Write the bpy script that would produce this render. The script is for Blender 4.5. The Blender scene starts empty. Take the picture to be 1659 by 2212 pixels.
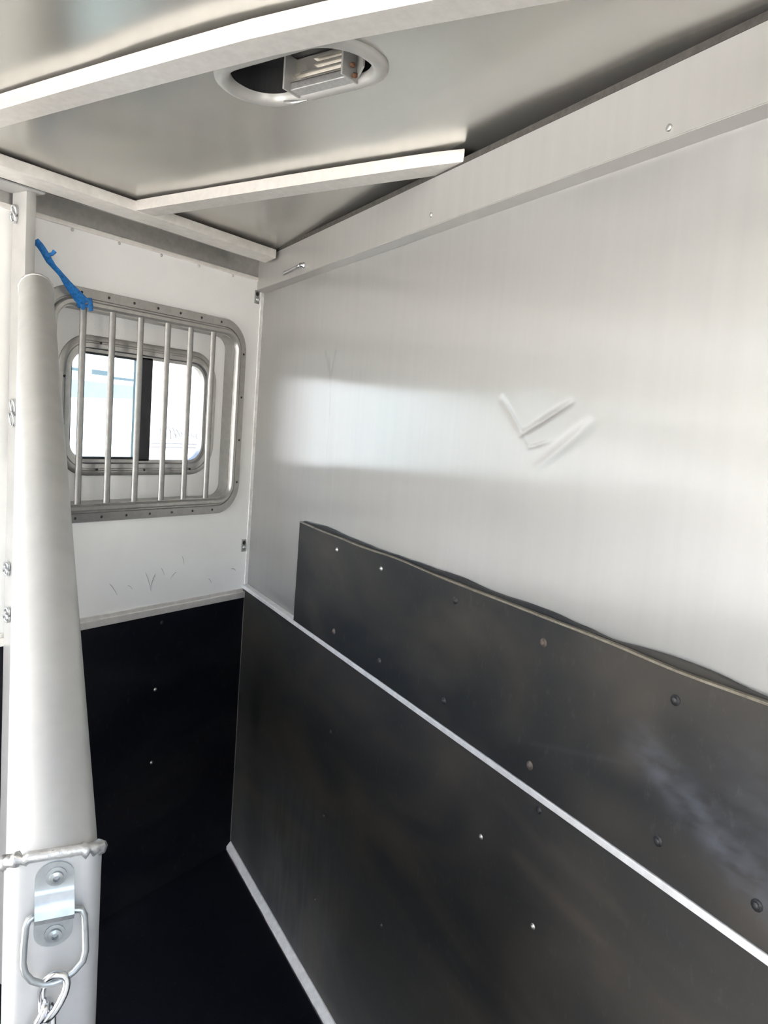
import bpy, bmesh, math, random
from mathutils import Vector, Matrix
from mathutils import noise as mnoise

random.seed(7)
S = bpy.context.scene
COL = S.collection

# ---------------------------------------------------------------- camera
cam_d = bpy.data.cameras.new('camera')
cam_o = bpy.data.objects.new('camera', cam_d)
COL.objects.link(cam_o)
cam_d.sensor_fit = 'VERTICAL'
cam_d.sensor_height = 36.0
cam_d.sensor_width = 27.0
cam_d.lens = 26.70
cam_d.clip_start = 0.02
cx = Vector((0.55808638, -0.82630453, 0.07589746))
cy = Vector((0.05081921, 0.12533112, 0.99081255))
cz = -Vector((0.82822521, 0.54910194, -0.11193773))
M = Matrix((cx, cy, cz)).transposed().to_4x4()
M.translation = Vector((-1.98646, -1.88555, 1.6))
cam_o.matrix_world = M
S.camera = cam_o

# ---------------------------------------------------------------- world, sun, exposure
W = bpy.data.worlds.new('sky')
S.world = W
W.use_nodes = True
wt = W.node_tree
wt.nodes.clear()
sky = wt.nodes.new('ShaderNodeTexSky')
sky.sky_type = 'NISHITA'
sky.sun_disc = False
sky.sun_elevation = math.radians(52)
sky.sun_rotation = math.radians(-97)
sky.air_density = 1.0
sky.dust_density = 2.5
bg = wt.nodes.new('ShaderNodeBackground')
bg.inputs['Strength'].default_value = 0.27
wo = wt.nodes.new('ShaderNodeOutputWorld')
wt.links.new(sky.outputs[0], bg.inputs['Color'])
wt.links.new(bg.outputs[0], wo.inputs['Surface'])

sun_d = bpy.data.lights.new('sun', 'SUN')
sun_d.energy = 11.0
sun_d.angle = math.radians(0.53)
sun_d.color = (1.0, 0.97, 0.93)
sun_o = bpy.data.objects.new('sun', sun_d)
COL.objects.link(sun_o)
sun_o.location = (-6, -1, 8)
sun_o.rotation_euler = Vector((-0.50, 0.0, 0.86)).to_track_quat('Z', 'Y').to_euler()

S.view_settings.view_transform = 'Standard'
S.view_settings.look = 'None'
S.view_settings.gamma = 1.0
S.view_settings.use_curve_mapping = False
S.view_settings.exposure = 2.6
S.cycles.max_bounces = 12
S.cycles.diffuse_bounces = 6
S.cycles.glossy_bounces = 6
S.cycles.transmission_bounces = 6
S.cycles.use_denoising = True
S.cycles.sample_clamp_indirect = 8.0

# ---------------------------------------------------------------- frames of the two walls
UR = Vector((-0.46609754, -0.88473334, 0.0))     # along the slanted bulkhead, away from the corner
NR = Vector((-0.88473334, 0.46609754, 0.0))      # bulkhead normal, into the stall


def FL(u, z, off=0.0):
    return Vector((-u, -off, z))


def FR(u, z, off=0.0):
    p = UR * u + NR * off
    return Vector((p.x, p.y, z))


def roof(y):
    return 2.161 - 0.032 * (min(abs(y + 1.08), 1.2) / 0.93) ** 1.25


def roofw(x, y):
    n = 0.8 * mnoise.noise(Vector((x * 3.1 + 4, y * 3.1, 0.4))) + 0.30 * mnoise.noise(Vector((x * 7.3, y * 7.3, 2.4)))
    return roof(y) + 0.0040 + 0.0036 * n


# ---------------------------------------------------------------- object helpers
WORLD = {}


def link(name, me, parent=None):
    o = bpy.data.objects.new(name, me)
    COL.objects.link(o)
    if parent is not None:
        o.parent = parent
    return o


def empty(name, loc, label=None, cat=None, group=None, kind=None):
    o = bpy.data.objects.new(name, None)
    COL.objects.link(o)
    o.empty_display_size = 0.05
    o.location = loc
    WORLD[o] = Vector(loc)
    tag(o, label, cat, group, kind)
    return o


def tag(o, label=None, cat=None, group=None, kind=None):
    if label:
        o['label'] = label
    if cat:
        o['category'] = cat
    if group:
        o['group'] = group
    if kind:
        o['kind'] = kind
    return o


def obj(name, bm, mat, parent=None, smooth=False, autos=None):
    """link a bmesh given in world coordinates as one mesh object with its origin at its centre"""
    bmesh.ops.recalc_face_normals(bm, faces=bm.faces)
    lo = Vector((1e9,) * 3)
    hi = -lo
    for v in bm.verts:
        for i in range(3):
            lo[i] = min(lo[i], v.co[i])
            hi[i] = max(hi[i], v.co[i])
    c = (lo + hi) / 2
    if parent is None:
        c.z = lo.z
    for v in bm.verts:
        v.co -= c
    me = bpy.data.meshes.new(name)
    bm.to_mesh(me)
    bm.free()
    me.materials.append(mat)
    if smooth:
        for p in me.polygons:
            p.use_smooth = True
        if autos is not None:
            me.set_sharp_from_angle(angle=math.radians(autos))
    o = link(name, me, parent)
    o.location = c - (WORLD[parent] if parent is not None else Vector())
    WORLD[o] = c
    return o


def nb():
    return bmesh.new()


def quad(bm, *pts):
    return bm.faces.new([bm.verts.new(p) for p in pts])


def hexa(bm, p):
    v = [bm.verts.new(q) for q in p]
    for f in ((0, 1, 2, 3), (4, 7, 6, 5), (0, 4, 5, 1), (1, 5, 6, 2), (2, 6, 7, 3), (3, 7, 4, 0)):
        bm.faces.new([v[i] for i in f])
    return v


def fbox(bm, F, u0, u1, z0, z1, o0, o1, bev=0.0):
    """box in a wall frame"""
    b2 = nb() if bev else bm
    hexa(b2, [F(u0, z0, o0), F(u1, z0, o0), F(u1, z1, o0), F(u0, z1, o0),
              F(u0, z0, o1), F(u1, z0, o1), F(u1, z1, o1), F(u0, z1, o1)])
    if bev:
        bmesh.ops.bevel(b2, geom=b2.edges[:], offset=bev, segments=2, affect='EDGES', profile=0.6)
        merge(bm, b2)
    return bm


def merge(bm, b2):
    m = bpy.data.meshes.new('tmp')
    b2.to_mesh(m)
    b2.free()
    bm.from_mesh(m)
    bpy.data.meshes.remove(m)


def WF(u, z, off=0.0):       # plain world frame: u = x, off = y
    return Vector((u, off, z))


def tube(bm, pts, r, n=12, cap=True, closed=False, flat=None, up=None):
    """tube along points; r number or list; flat = second radius (list or number) for an oval section"""
    N = len(pts)
    pts = [Vector(p) for p in pts]
    rings = []
    prev = None
    for i, p in enumerate(pts):
        if closed:
            t = pts[(i + 1) % N] - pts[i - 1]
        else:
            t = pts[min(i + 1, N - 1)] - pts[max(i - 1, 0)]
        t.normalize()
        if prev is None:
            a = Vector(up) if up is not None else (Vector((0, 0, 1)) if abs(t.z) < 0.9 else Vector((1, 0, 0)))
        else:
            a = prev
        x = (a - t * a.dot(t)).normalized()
        prev = x
        y = t.cross(x)
        ra = r[i] if isinstance(r, (list, tuple)) else r
        rb = ra if flat is None else (flat[i] if isinstance(flat, (list, tuple)) else flat)
        rings.append([bm.verts.new(p + x * (ra * math.cos(k * 2 * math.pi / n)) + y * (rb * math.sin(k * 2 * math.pi / n))) for k in range(n)])
    M_ = N if closed else N - 1
    for i in range(M_):
        a, b = rings[i], rings[(i + 1) % N]
        for k in range(n):
            bm.faces.new((a[k], a[(k + 1) % n], b[(k + 1) % n], b[k]))
    if cap and not closed:
        bm.faces.new(rings[0][::-1])
        bm.faces.new(rings[-1])
    return bm


def lathe(bm, origin, axis, prof, n=14, side=None):
    """profile [(radius, height)] revolved round axis"""
    axis = Vector(axis).normalized()
    s = Vector(side) if side is not None else (Vector((0, 0, 1)) if abs(axis.z) < 0.9 else Vector((1, 0, 0)))
    x = (s - axis * s.dot(axis)).normalized()
    y = axis.cross(x)
    rings = []
    for (r, h) in prof:
        c = Vector(origin) + axis * h
        if r < 1e-6:
            rings.append([bm.verts.new(c)])
        else:
            rings.append([bm.verts.new(c + x * (r * math.cos(k * 2 * math.pi / n)) + y * (r * math.sin(k * 2 * math.pi / n))) for k in range(n)])
    for a, b in zip(rings[:-1], rings[1:]):
        for k in range(n):
            k2 = (k + 1) % n
            if len(a) == 1 and len(b) == 1:
                continue
            if len(a) == 1:
                bm.faces.new((a[0], b[k2], b[k]))
            elif len(b) == 1:
                bm.faces.new((a[k], a[k2], b[0]))
            else:
                bm.faces.new((a[k], a[k2], b[k2], b[k]))
    return bm


def rrect(u0, u1, z0, z1, r, seg=8):
    pts = []
    for (cu, cz_, a0) in ((u1 - r, z1 - r, 0), (u0 + r, z1 - r, 90), (u0 + r, z0 + r, 180), (u1 - r, z0 + r, 270)):
        for k in range(seg + 1):
            a = math.radians(a0 + 90 * k / seg)
            pts.append((cu + r * math.cos(a), cz_ + r * math.sin(a)))
    return pts


def rring(bm, F, u0, u1, z0, z1, r, prof, seg=8):
    """sweep a profile [(inset, off)] round a rounded rectangle in a wall frame"""
    loops = []
    for (d, h) in prof:
        loops.append([bm.verts.new(F(u, z, h)) for (u, z) in rrect(u0 + d, u1 - d, z0 + d, z1 - d, max(r - d, 0.004), seg)])
    n = len(loops[0])
    for a, b in zip(loops[:-1], loops[1:]):
        for k in range(n):
            bm.faces.new((a[k], a[(k + 1) % n], b[(k + 1) % n], b[k]))
    return bm


def plate_with_hole(bm, F, u0, u1, z0, z1, hu0, hu1, hz0, hz1, r, o0, o1, seg=8):
    """flat plate (two faces plus hole wall) with a rounded-rectangle hole"""
    hole = rrect(hu0, hu1, hz0, hz1, r, seg)
    cu, cz_ = (hu0 + hu1) / 2, (hz0 + hz1) / 2
    outer = []
    q = len(hole) // 4
    for i, (u, z) in enumerate(hole):
        k = i // q
        t = (i % q) / (q - 1)
        cs = [(u1, z1), (u0, z1), (u0, z0), (u1, z0)][k]
        # spread the corner's points along the two outer edges towards that corner
        if k == 0:
            p = (u1, z + (z1 - z) * min(1, 2 * t)) if t <= .5 else (u + (u1 - u) * min(1, 2 * (1 - t)), z1)
        elif k == 1:
            p = (u + (u0 - u) * min(1, 2 * t), z1) if t <= .5 else (u0, z + (z1 - z) * min(1, 2 * (1 - t)))
        elif k == 2:
            p = (u0, z + (z0 - z) * min(1, 2 * t)) if t <= .5 else (u + (u0 - u) * min(1, 2 * (1 - t)), z0)
        else:
            p = (u + (u1 - u) * min(1, 2 * t), z0) if t <= .5 else (u1, z + (z0 - z) * min(1, 2 * (1 - t)))
        outer.append(p)
    n = len(hole)
    A = [bm.verts.new(F(u, z, o1)) for u, z in hole]
    B = [bm.verts.new(F(u, z, o1)) for u, z in outer]
    C = [bm.verts.new(F(u, z, o0)) for u, z in hole]
    D = [bm.verts.new(F(u, z, o0)) for u, z in outer]
    for k in range(n):
        k2 = (k + 1) % n
        bm.faces.new((A[k], A[k2], B[k2], B[k]))
        bm.faces.new((C[k], D[k], D[k2], C[k2]))
        bm.faces.new((A[k], C[k], C[k2], A[k2]))
        bm.faces.new((B[k], B[k2], D[k2], D[k]))
    return bm


# ---------------------------------------------------------------- materials
def newmat(name):
    m = bpy.data.materials.new(name)
    m.use_nodes = True
    nt = m.node_tree
    p = nt.nodes['Principled BSDF']
    return m, nt, p


def wallcoord(nt, ang=0.0, scale=(1, 1, 1)):
    g = nt.nodes.new('ShaderNodeNewGeometry')
    mp = nt.nodes.new('ShaderNodeMapping')
    mp.vector_type = 'POINT'
    mp.inputs['Rotation'].default_value = (0, 0, ang)
    nt.links.new(g.outputs['Position'], mp.inputs['Vector'])
    m2 = nt.nodes.new('ShaderNodeVectorMath')
    m2.operation = 'MULTIPLY'
    m2.inputs[1].default_value = scale
    nt.links.new(mp.outputs[0], m2.inputs[0])
    return m2.outputs[0]


def noise_n(nt, vec, scale, detail=4.0, rough=0.55, dist=0.0):
    n = nt.nodes.new('ShaderNodeTexNoise')
    n.inputs['Scale'].default_value = scale
    n.inputs['Detail'].default_value = detail
    n.inputs['Roughness'].default_value = rough
    n.inputs['Distortion'].default_value = dist
    nt.links.new(vec, n.inputs['Vector'])
    return n.outputs['Fac']


def ramp(nt, fac, stops):
    r = nt.nodes.new('ShaderNodeValToRGB')
    e = r.color_ramp.elements
    while len(e) < len(stops):
        e.new(0.5)
    for i, (pos, c) in enumerate(stops):
        e[i].position = pos
        e[i].color = (*c, 1) if len(c) == 3 else c
    nt.links.new(fac, r.inputs['Fac'])
    return r.outputs['Color']


def mixc(nt, fac, a, b, mode='MIX'):
    n = nt.nodes.new('ShaderNodeMix')
    n.data_type = 'RGBA'
    n.blend_type = mode
    for s, v in ((n.inputs[0], fac), (n.inputs[6], a), (n.inputs[7], b)):
        if isinstance(v, (int, float)):
            s.default_value = v
        elif isinstance(v, tuple):
            s.default_value = (*v, 1) if len(v) == 3 else v
        else:
            nt.links.new(v, s)
    return n.outputs[2]


def maprange(nt, fac, a, b, c, d):
    n = nt.nodes.new('ShaderNodeMapRange')
    for i, v in enumerate((a, b, c, d)):
        n.inputs[1 + i].default_value = v
    nt.links.new(fac, n.inputs[0])
    return n.outputs[0]


def bump(nt, p, height, strength, dist):
    b = nt.nodes.new('ShaderNodeBump')
    b.inputs['Strength'].default_value = strength
    b.inputs['Distance'].default_value = dist
    nt.links.new(height, b.inputs['Height'])
    nt.links.new(b.outputs[0], p.inputs['Normal'])
    return b


ANG_R = -math.atan2(UR.y, UR.x)


def brushed_metal(name, base, rough, metal, aniso, tangent, ang, streak=(40, 40, 1.2), wav=0.0, spec=0.5):
    """mill-finish sheet: grain streaks along one direction, a soft anisotropic sheen across it"""
    m, nt, p = newmat(name)
    st = noise_n(nt, wallcoord(nt, ang, streak), 1.0, 5, 0.6)
    bl = noise_n(nt, wallcoord(nt, ang), 2.2, 3, 0.5, 0.4)
    c0 = tuple(b * 0.962 for b in base)
    c1 = tuple(min(1, b * 1.02) for b in base)
    col = ramp(nt, st, [(0.3, c0), (0.7, c1)])
    col = mixc(nt, maprange(nt, bl, 0.35, 0.7, 0.0, 0.35), col, tuple(b * f for b, f in zip(base, (0.93, 0.92, 0.88))))
    at = nt.nodes.new('ShaderNodeAttribute')
    at.attribute_name = 'scuff_shade'
    col = mixc(nt, at.outputs['Fac'], col, (0.10, 0.10, 0.10))
    nt.links.new(col, p.inputs['Base Color'])
    p.inputs['Roughness'].default_value = rough
    p.inputs['Metallic'].default_value = metal
    p.inputs['Specular IOR Level'].default_value = spec
    if aniso:
        p.inputs['Anisotropic'].default_value = aniso
        cv = nt.nodes.new('ShaderNodeCombineXYZ')
        for i in range(3):
            cv.inputs[i].default_value = tangent[i]
        nt.links.new(cv.outputs[0], p.inputs['Tangent'])
    if wav:
        wv = noise_n(nt, wallcoord(nt, ang), 3.2, 2.0, 0.45, 0.6)
        bump(nt, p, wv, wav, 0.02)
    return m


def plain_metal(name, base, rough, metal=1.0, var=0.12, sc=30.0, bmp=0.0):
    m, nt, p = newmat(name)
    n = noise_n(nt, wallcoord(nt), sc, 5, 0.6)
    col = ramp(nt, n, [(0.3, tuple(b * (1 - var) for b in base)), (0.7, tuple(min(1, b * (1 + var * .5)) for b in base))])
    nt.links.new(col, p.inputs['Base Color'])
    nt.links.new(maprange(nt, n, 0.3, 0.7, rough * 1.15, rough * 0.9), p.inputs['Roughness'])
    p.inputs['Metallic'].default_value = metal
    if bmp:
        bump(nt, p, n, bmp, 0.002)
    return m


def rubber(name, base, rough, dust, ang, dustcol=(0.075, 0.066, 0.056), blue=0.0, spec=0.35):
    m, nt, p = newmat(name)
    v = wallcoord(nt, ang)
    big = noise_n(nt, wallcoord(nt, ang, (1.0, 1.0, 2.2)), 2.0, 3, 0.55, 0.8)
    fine = noise_n(nt, v, 220.0, 3, 0.7)
    mid = noise_n(nt, wallcoord(nt, ang, (1, 1, 0.5)), 60.0, 4, 0.7)
    col = mixc(nt, maprange(nt, big, 0.42, 0.72, 0.0, dust), base, dustcol)
    sp = maprange(nt, mid, 0.58, 0.75, 0.0, 0.35 * dust)
    col = mixc(nt, sp, col, (0.11, 0.105, 0.10))
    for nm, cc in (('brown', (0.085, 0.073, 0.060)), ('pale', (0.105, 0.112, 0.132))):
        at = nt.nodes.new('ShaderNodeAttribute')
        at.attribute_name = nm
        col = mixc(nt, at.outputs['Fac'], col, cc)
    nt.links.new(col, p.inputs['Base Color'])
    p.inputs['Roughness'].default_value = rough
    p.inputs['Specular IOR Level'].default_value = spec
    bump(nt, p, fine, 0.25, 0.0006)
    return m


MAT = {}
MAT['bulkhead'] = brushed_metal('brushed_aluminium_bulkhead', (0.375, 0.374, 0.37), 0.26, 0.42, 1.0, UR, ANG_R, (38, 38, 1.1), 0.0)
MAT['header'] = brushed_metal('brushed_aluminium_header', (0.43, 0.423, 0.41), 0.36, 0.45, 0.8, UR, ANG_R, (38, 38, 1.6))
MAT['roof'] = brushed_metal('mill_aluminium_roof', (0.52, 0.51, 0.48), 0.24, 0.80, 0.0, (1, 0, 0), 0.0, (3, 3, 3), 0.0)
MAT['bow'] = plain_metal('extruded_aluminium_bow', (0.56, 0.54, 0.51), 0.42, 0.40, 0.08, 60)
MAT['rail'] = plain_metal('extruded_aluminium_rail', (0.78, 0.755, 0.715), 0.45, 0.4, 0.10, 40)
MAT['trim'] = plain_metal('aluminium_trim', (0.86, 0.86, 0.86), 0.4, 0.3, 0.15, 45)
MAT['frame'] = plain_metal('anodised_window_frame', (0.44, 0.435, 0.42), 0.38, 0.8, 0.12, 50)
MAT['bar'] = plain_metal('aluminium_bar', (0.33, 0.327, 0.32), 0.38, 0.7, 0.12, 60)
MAT['pipe'] = plain_metal('mill_aluminium_pipe', (0.47, 0.47, 0.457), 0.45, 0.4, 0.09, 10, 0.0)
MAT['galv'] = plain_metal('zinc_plated_steel', (0.36, 0.38, 0.378), 0.33, 0.7, 0.12, 90)
MAT['chrome'] = plain_metal('chain_steel', (0.70, 0.71, 0.73), 0.20, 1.0, 0.10, 80)
MAT['weld'] = plain_metal('weld_bead', (0.50, 0.497, 0.485), 0.30, 0.7, 0.18, 140, 0.4)
MAT['screw'] = plain_metal('screw_head', (0.55, 0.54, 0.52), 0.35, 0.9, 0.15, 90)
MAT['screw_dark'] = plain_metal('dark_screw_head', (0.035, 0.035, 0.038), 0.45, 0.3, 0.15, 90)
MAT['screw_rust'] = plain_metal('rusty_screw_head', (0.12, 0.095, 0.08), 0.6, 0.2, 0.25, 90)
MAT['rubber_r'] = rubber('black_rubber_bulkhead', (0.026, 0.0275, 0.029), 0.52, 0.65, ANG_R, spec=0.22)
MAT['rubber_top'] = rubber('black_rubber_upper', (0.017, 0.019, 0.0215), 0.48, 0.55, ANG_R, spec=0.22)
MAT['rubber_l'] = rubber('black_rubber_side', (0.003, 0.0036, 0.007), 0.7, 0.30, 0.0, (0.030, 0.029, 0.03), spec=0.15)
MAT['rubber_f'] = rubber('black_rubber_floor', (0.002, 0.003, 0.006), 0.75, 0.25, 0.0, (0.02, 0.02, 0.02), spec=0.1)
MAT['edge'] = plain_metal('cut_rubber_edge', (0.17, 0.15, 0.115), 0.7, 0.0, 0.35, 55)
MAT['gapdark'] = plain_metal('dark_gasket', (0.02, 0.02, 0.021), 0.6, 0.0, 0.2, 30)
MAT['foam'] = plain_metal('foam_seal', (0.060, 0.055, 0.048), 0.75, 0.0, 0.3, 90)
MAT['outer'] = plain_metal('white_outer_skin', (0.75, 0.75, 0.74), 0.4, 0.0, 0.05, 5)


def mk_white():
    m, nt, p = newmat('white_painted_panel')
    v = wallcoord(nt)
    n = noise_n(nt, v, 3.0, 4, 0.6, 0.5)
    col = ramp(nt, n, [(0.3, (0.80, 0.797, 0.78)), (0.7, (0.86, 0.86, 0.845))])
    # fine dark scratches, thicker on the lower half
    sv = wallcoord(nt, 0.0, (1.0, 1.0, 1.0))
    sc = noise_n(nt, sv, 9.0, 2, 0.4, 3.5)
    ln = maprange(nt, sc, 0.497, 0.5, 0.0, 1.0)
    ln2 = maprange(nt, sc, 0.5, 0.503, 1.0, 0.0)
    mu = nt.nodes.new('ShaderNodeMath')
    mu.operation = 'MULTIPLY'
    nt.links.new(ln, mu.inputs[0])
    nt.links.new(ln2, mu.inputs[1])
    msk = noise_n(nt, sv, 2.3, 2, 0.5)
    mu2 = nt.nodes.new('ShaderNodeMath')
    mu2.operation = 'MULTIPLY'
    nt.links.new(mu.outputs[0], mu2.inputs[0])
    nt.links.new(maprange(nt, msk, 0.56, 0.68, 0.0, 0.45), mu2.inputs[1])
    col = mixc(nt, mu2.outputs[0], col, (0.25, 0.25, 0.24))
    nt.links.new(col, p.inputs['Base Color'])
    p.inputs['Roughness'].default_value = 0.38
    return m


MAT['white'] = mk_white()


def mk_simple(name, col, rough, metal=0.0, var=0.08, sc=20):
    return plain_metal(name, col, rough, metal, var, sc)


MAT['blue'] = mk_simple('blue_webbing', (0.012, 0.16, 0.46), 0.55, 0.0, 0.5, 160)
MAT['black'] = mk_simple('black_window_seal', (0.012, 0.012, 0.016), 0.45, 0.0, 0.2, 30)
MAT['bezel'] = mk_simple('light_bezel_plastic', (0.34, 0.337, 0.32), 0.35, 0.2)
MAT['cavity'] = mk_simple('light_cavity', (0.015, 0.015, 0.016), 0.5)
MAT['reflector'] = mk_simple('light_reflector', (0.66, 0.63, 0.58), 0.22, 0.8)
MAT['rust'] = mk_simple('rust', (0.12, 0.055, 0.025), 0.8)
MAT['ground'] = mk_simple('pale_gravel', (0.56, 0.537, 0.495), 0.9, 0.0, 0.3, 8)
MAT['decal_grey'] = mk_simple('grey_decal', (0.05, 0.06, 0.07), 0.5)
MAT['decal_pale'] = mk_simple('pale_blue_decal', (0.17, 0.22, 0.25), 0.5)


def mk_glass(name, tint, alpha):
    m, nt, p = newmat(name)
    nt.nodes.remove(p)
    out = nt.nodes['Material Output']
    tr = nt.nodes.new('ShaderNodeBsdfTransparent')
    tr.inputs['Color'].default_value = (*tint, 1)
    gl = nt.nodes.new('ShaderNodeBsdfGlossy')
    gl.inputs['Roughness'].default_value = 0.03
    # a touch of dust on the pane
    nz = noise_n(nt, wallcoord(nt), 6.0, 4, 0.6)
    fr = nt.nodes.new('ShaderNodeFresnel')
    fr.inputs['IOR'].default_value = 1.45
    mx = nt.nodes.new('ShaderNodeMixShader')
    nt.links.new(fr.outputs[0], mx.inputs[0])
    nt.links.new(tr.outputs[0], mx.inputs[1])
    nt.links.new(gl.outputs[0], mx.inputs[2])
    df = nt.nodes.new('ShaderNodeBsdfDiffuse')
    df.inputs['Color'].default_value = (0.6, 0.62, 0.62, 1)
    mx2 = nt.nodes.new('ShaderNodeMixShader')
    nt.links.new(maprange(nt, nz, 0.3, 0.8, 0.0, alpha), mx2.inputs[0])
    nt.links.new(mx.outputs[0], mx2.inputs[1])
    nt.links.new(df.outputs[0], mx2.inputs[2])
    nt.links.new(mx2.outputs[0], out.inputs['Surface'])
    return m


MAT['glass_tint'] = mk_glass('tinted_sliding_glass', (0.62, 0.84, 0.88), 0.06)
MAT['glass'] = mk_glass('clear_glass', (0.97, 0.98, 0.98), 0.05)
MAT['lens'] = mk_glass('clear_lamp_lens', (0.93, 0.92, 0.90), 0.25)

# ================================================================= STRUCTURE
X0, X1 = -3.10, 1.0           # open rear end, nose end
YW = -2.12                    # far side wall
WIN = [(0.106, 0.805), (1.10, 1.60)]     # rough openings in the side wall (u range)
WZ0, WZ1 = 1.295, 1.882

# floor
bm = nb()
fbox(bm, WF, X0, X1, -0.08, -0.012, YW - 0.05, 0.06)
o = obj('floor', bm, MAT['rubber_f'])
tag(o, 'black rubber covered trailer floor', None, None, 'structure')
bm = nb()
bm_pts = [FR(0.0, -0.012, 0.036), FL(-X0, -0.012, 0.004), Vector((X0, YW, -0.012)), FR(2.395, -0.012, 0.036)]
v = [bm.verts.new(p) for p in bm_pts]
t_ = [bm.verts.new(p + Vector((0, 0, 0.012))) for p in bm_pts]
bm.faces.new(v)
bm.faces.new(t_)
for k in range(4):
    bm.faces.new((v[k], v[(k + 1) % 4], t_[(k + 1) % 4], t_[k]))
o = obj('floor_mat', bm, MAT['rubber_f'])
tag(o, 'black rubber stall mat lying flat on the floor', 'mat')

# side wall with window openings
bm = nb()
us = [-X1] + [a for w in WIN for a in w] + [-X0]
fbox(bm, FL, -X1, -X0, -0.012, WZ0, -0.07, 0.0)
fbox(bm, FL, -X1, -X0, WZ1, 2.2, -0.07, 0.0)
for i in range(0, len(us), 2):
    fbox(bm, FL, us[i], us[i + 1], WZ0, WZ1, -0.07, 0.0)
wall_left = obj('wall_left', bm, MAT['white'])
tag(wall_left, 'white panelled side wall with the barred window', None, None, 'structure')

# ledge strip on top of the white panel
bm = nb()
fbox(bm, FL, 0.0, -X0, 2.058, 2.070, 0.0, 0.010, 0.002)
obj('ledge_strip', bm, MAT['rail'], wall_left)
bm = nb()
fbox(bm, FL, 0.0, -X0, 2.071, 2.125, 0.0, 0.003)
obj('cove_strip', bm, MAT['frame'], wall_left)
for i in range(18):
    u = 0.150 + 0.1475 * i
    bm = nb()
    lathe(bm, FL(u, 2.054, 0.0), (0, -1, 0), [(0.0045, 0), (0.0045, 0.0015), (0.003, 0.003), (0, 0.0032)], 8)
    if i == 0:
        s0 = obj('screw', bm, MAT['screw'], wall_left, True)
    else:
        bm.free()
        c = s0.copy()
        COL.objects.link(c)
        c.location = s0.location + Vector((-(u - 0.150), 0, 0))

# scuffs left by hooves and hooks on the lower part of the white panel
scratch_m = plain_metal('dark_scuff', (0.30, 0.295, 0.285), 0.6, 0.0, 0.2, 40)
for (u0_, z0_, u1_, z1_, r_) in ((0.585, 1.075, 0.555, 1.035, 0.0009), (0.455, 1.095, 0.430, 1.030, 0.0007), (0.415, 1.085, 0.435, 1.040, 0.0010), (0.395, 1.100, 0.380, 1.075, 0.0007),
                                 (0.330, 1.080, 0.355, 1.060, 0.0007), (0.085, 1.062, 0.060, 1.052, 0.0013), (0.190, 1.040, 0.175, 1.022, 0.0008), (0.52, 1.06, 0.50, 1.045, 0.0006), (0.31, 1.13, 0.30, 1.10, 0.0006)):
    bm = nb()
    tube(bm, [FL(u0_ + (u1_ - u0_) * t / 5, z0_ + (z1_ - z0_) * t / 5 + 0.004 * math.sin(t / 5 * math.pi), 0.0002) for t in range(6)], [0.0002, r_, r_, r_, r_ * .7, 0.0002], 5)
    obj('scuff', bm, scratch_m, wall_left, True)

# far side wall, nose wall (close the shell)
bm = nb()
OX0, OX1, OZ0, OZ1 = -2.60, -1.85, 1.25, 1.90        # unseen opening added in the far wall to light side wall and roof
fbox(bm, WF, X0, X1, -0.08, OZ0, YW - 0.06, YW)
fbox(bm, WF, X0, X1, OZ1, 2.2, YW - 0.06, YW)
fbox(bm, WF, X0, OX0, OZ0, OZ1, YW - 0.06, YW)
fbox(bm, WF, OX1, X1, OZ0, OZ1, YW - 0.06, YW)
o = obj('wall_right_side', bm, MAT['white'])
tag(o, 'white side wall behind the camera', None, None, 'structure')
bm = nb()
fbox(bm, WF, X0, X0 + 0.04, -0.08, 2.13, YW, -1.30)  # unseen door leaf, added to cut daylight on the bulkhead
o = obj('added_door', bm, MAT['white'])
tag(o, 'unseen rear door half added behind the camera to block light', None, None, 'structure')
w3 = empty('added_window', Vector(((OX0 + OX1) / 2, YW, OZ0)), 'unseen open window added behind the camera to let in light', None, None, 'structure')
bm = nb()
rring(bm, lambda u, z, off=0.0: Vector((u, YW + off, z)), OX0 - 0.03, OX1 + 0.03, OZ0 - 0.03, OZ1 + 0.03, 0.09, [(0.0, 0.0), (0.0, 0.010), (0.034, 0.012), (0.05, 0.012), (0.052, -0.06)], 10)
obj('window_frame', bm, MAT['frame'], w3, True, 35)
bm = nb()
fbox(bm, WF, X1, X1 + 0.05, -0.08, 2.25, YW - 0.06, 0.07)
o = obj('wall_front', bm, MAT['gapdark'])
tag(o, 'dark front wall beyond the bulkhead', None, None, 'structure')

# ceiling skin with a hole for the dome light
LC = Vector((-1.000, -1.000))         # dome light centre (x, y)
LHX, LHY, LR = 0.070, 0.140, 0.066    # half sizes of the cut-out, corner radius
hx0, hx1, hy0, hy1 = LC.x - 0.12, LC.x + 0.12, LC.y - 0.2, LC.y + 0.2


def FC(u, z, off=0.0):                # ceiling frame: u = x, z = y, off = drop below the skin
    return Vector((u, z, roofw(u, z) - off))


bm = nb()


def cgrid(bm, x0, x1, y0, y1, nx, ny):
    vs = [[bm.verts.new(FC(x0 + (x1 - x0) * i / nx, y0 + (y1 - y0) * j / ny)) for j in range(ny + 1)] for i in range(nx + 1)]
    for i in range(nx):
        for j in range(ny):
            bm.faces.new((vs[i][j], vs[i + 1][j], vs[i + 1][j + 1], vs[i][j + 1]))


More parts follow.
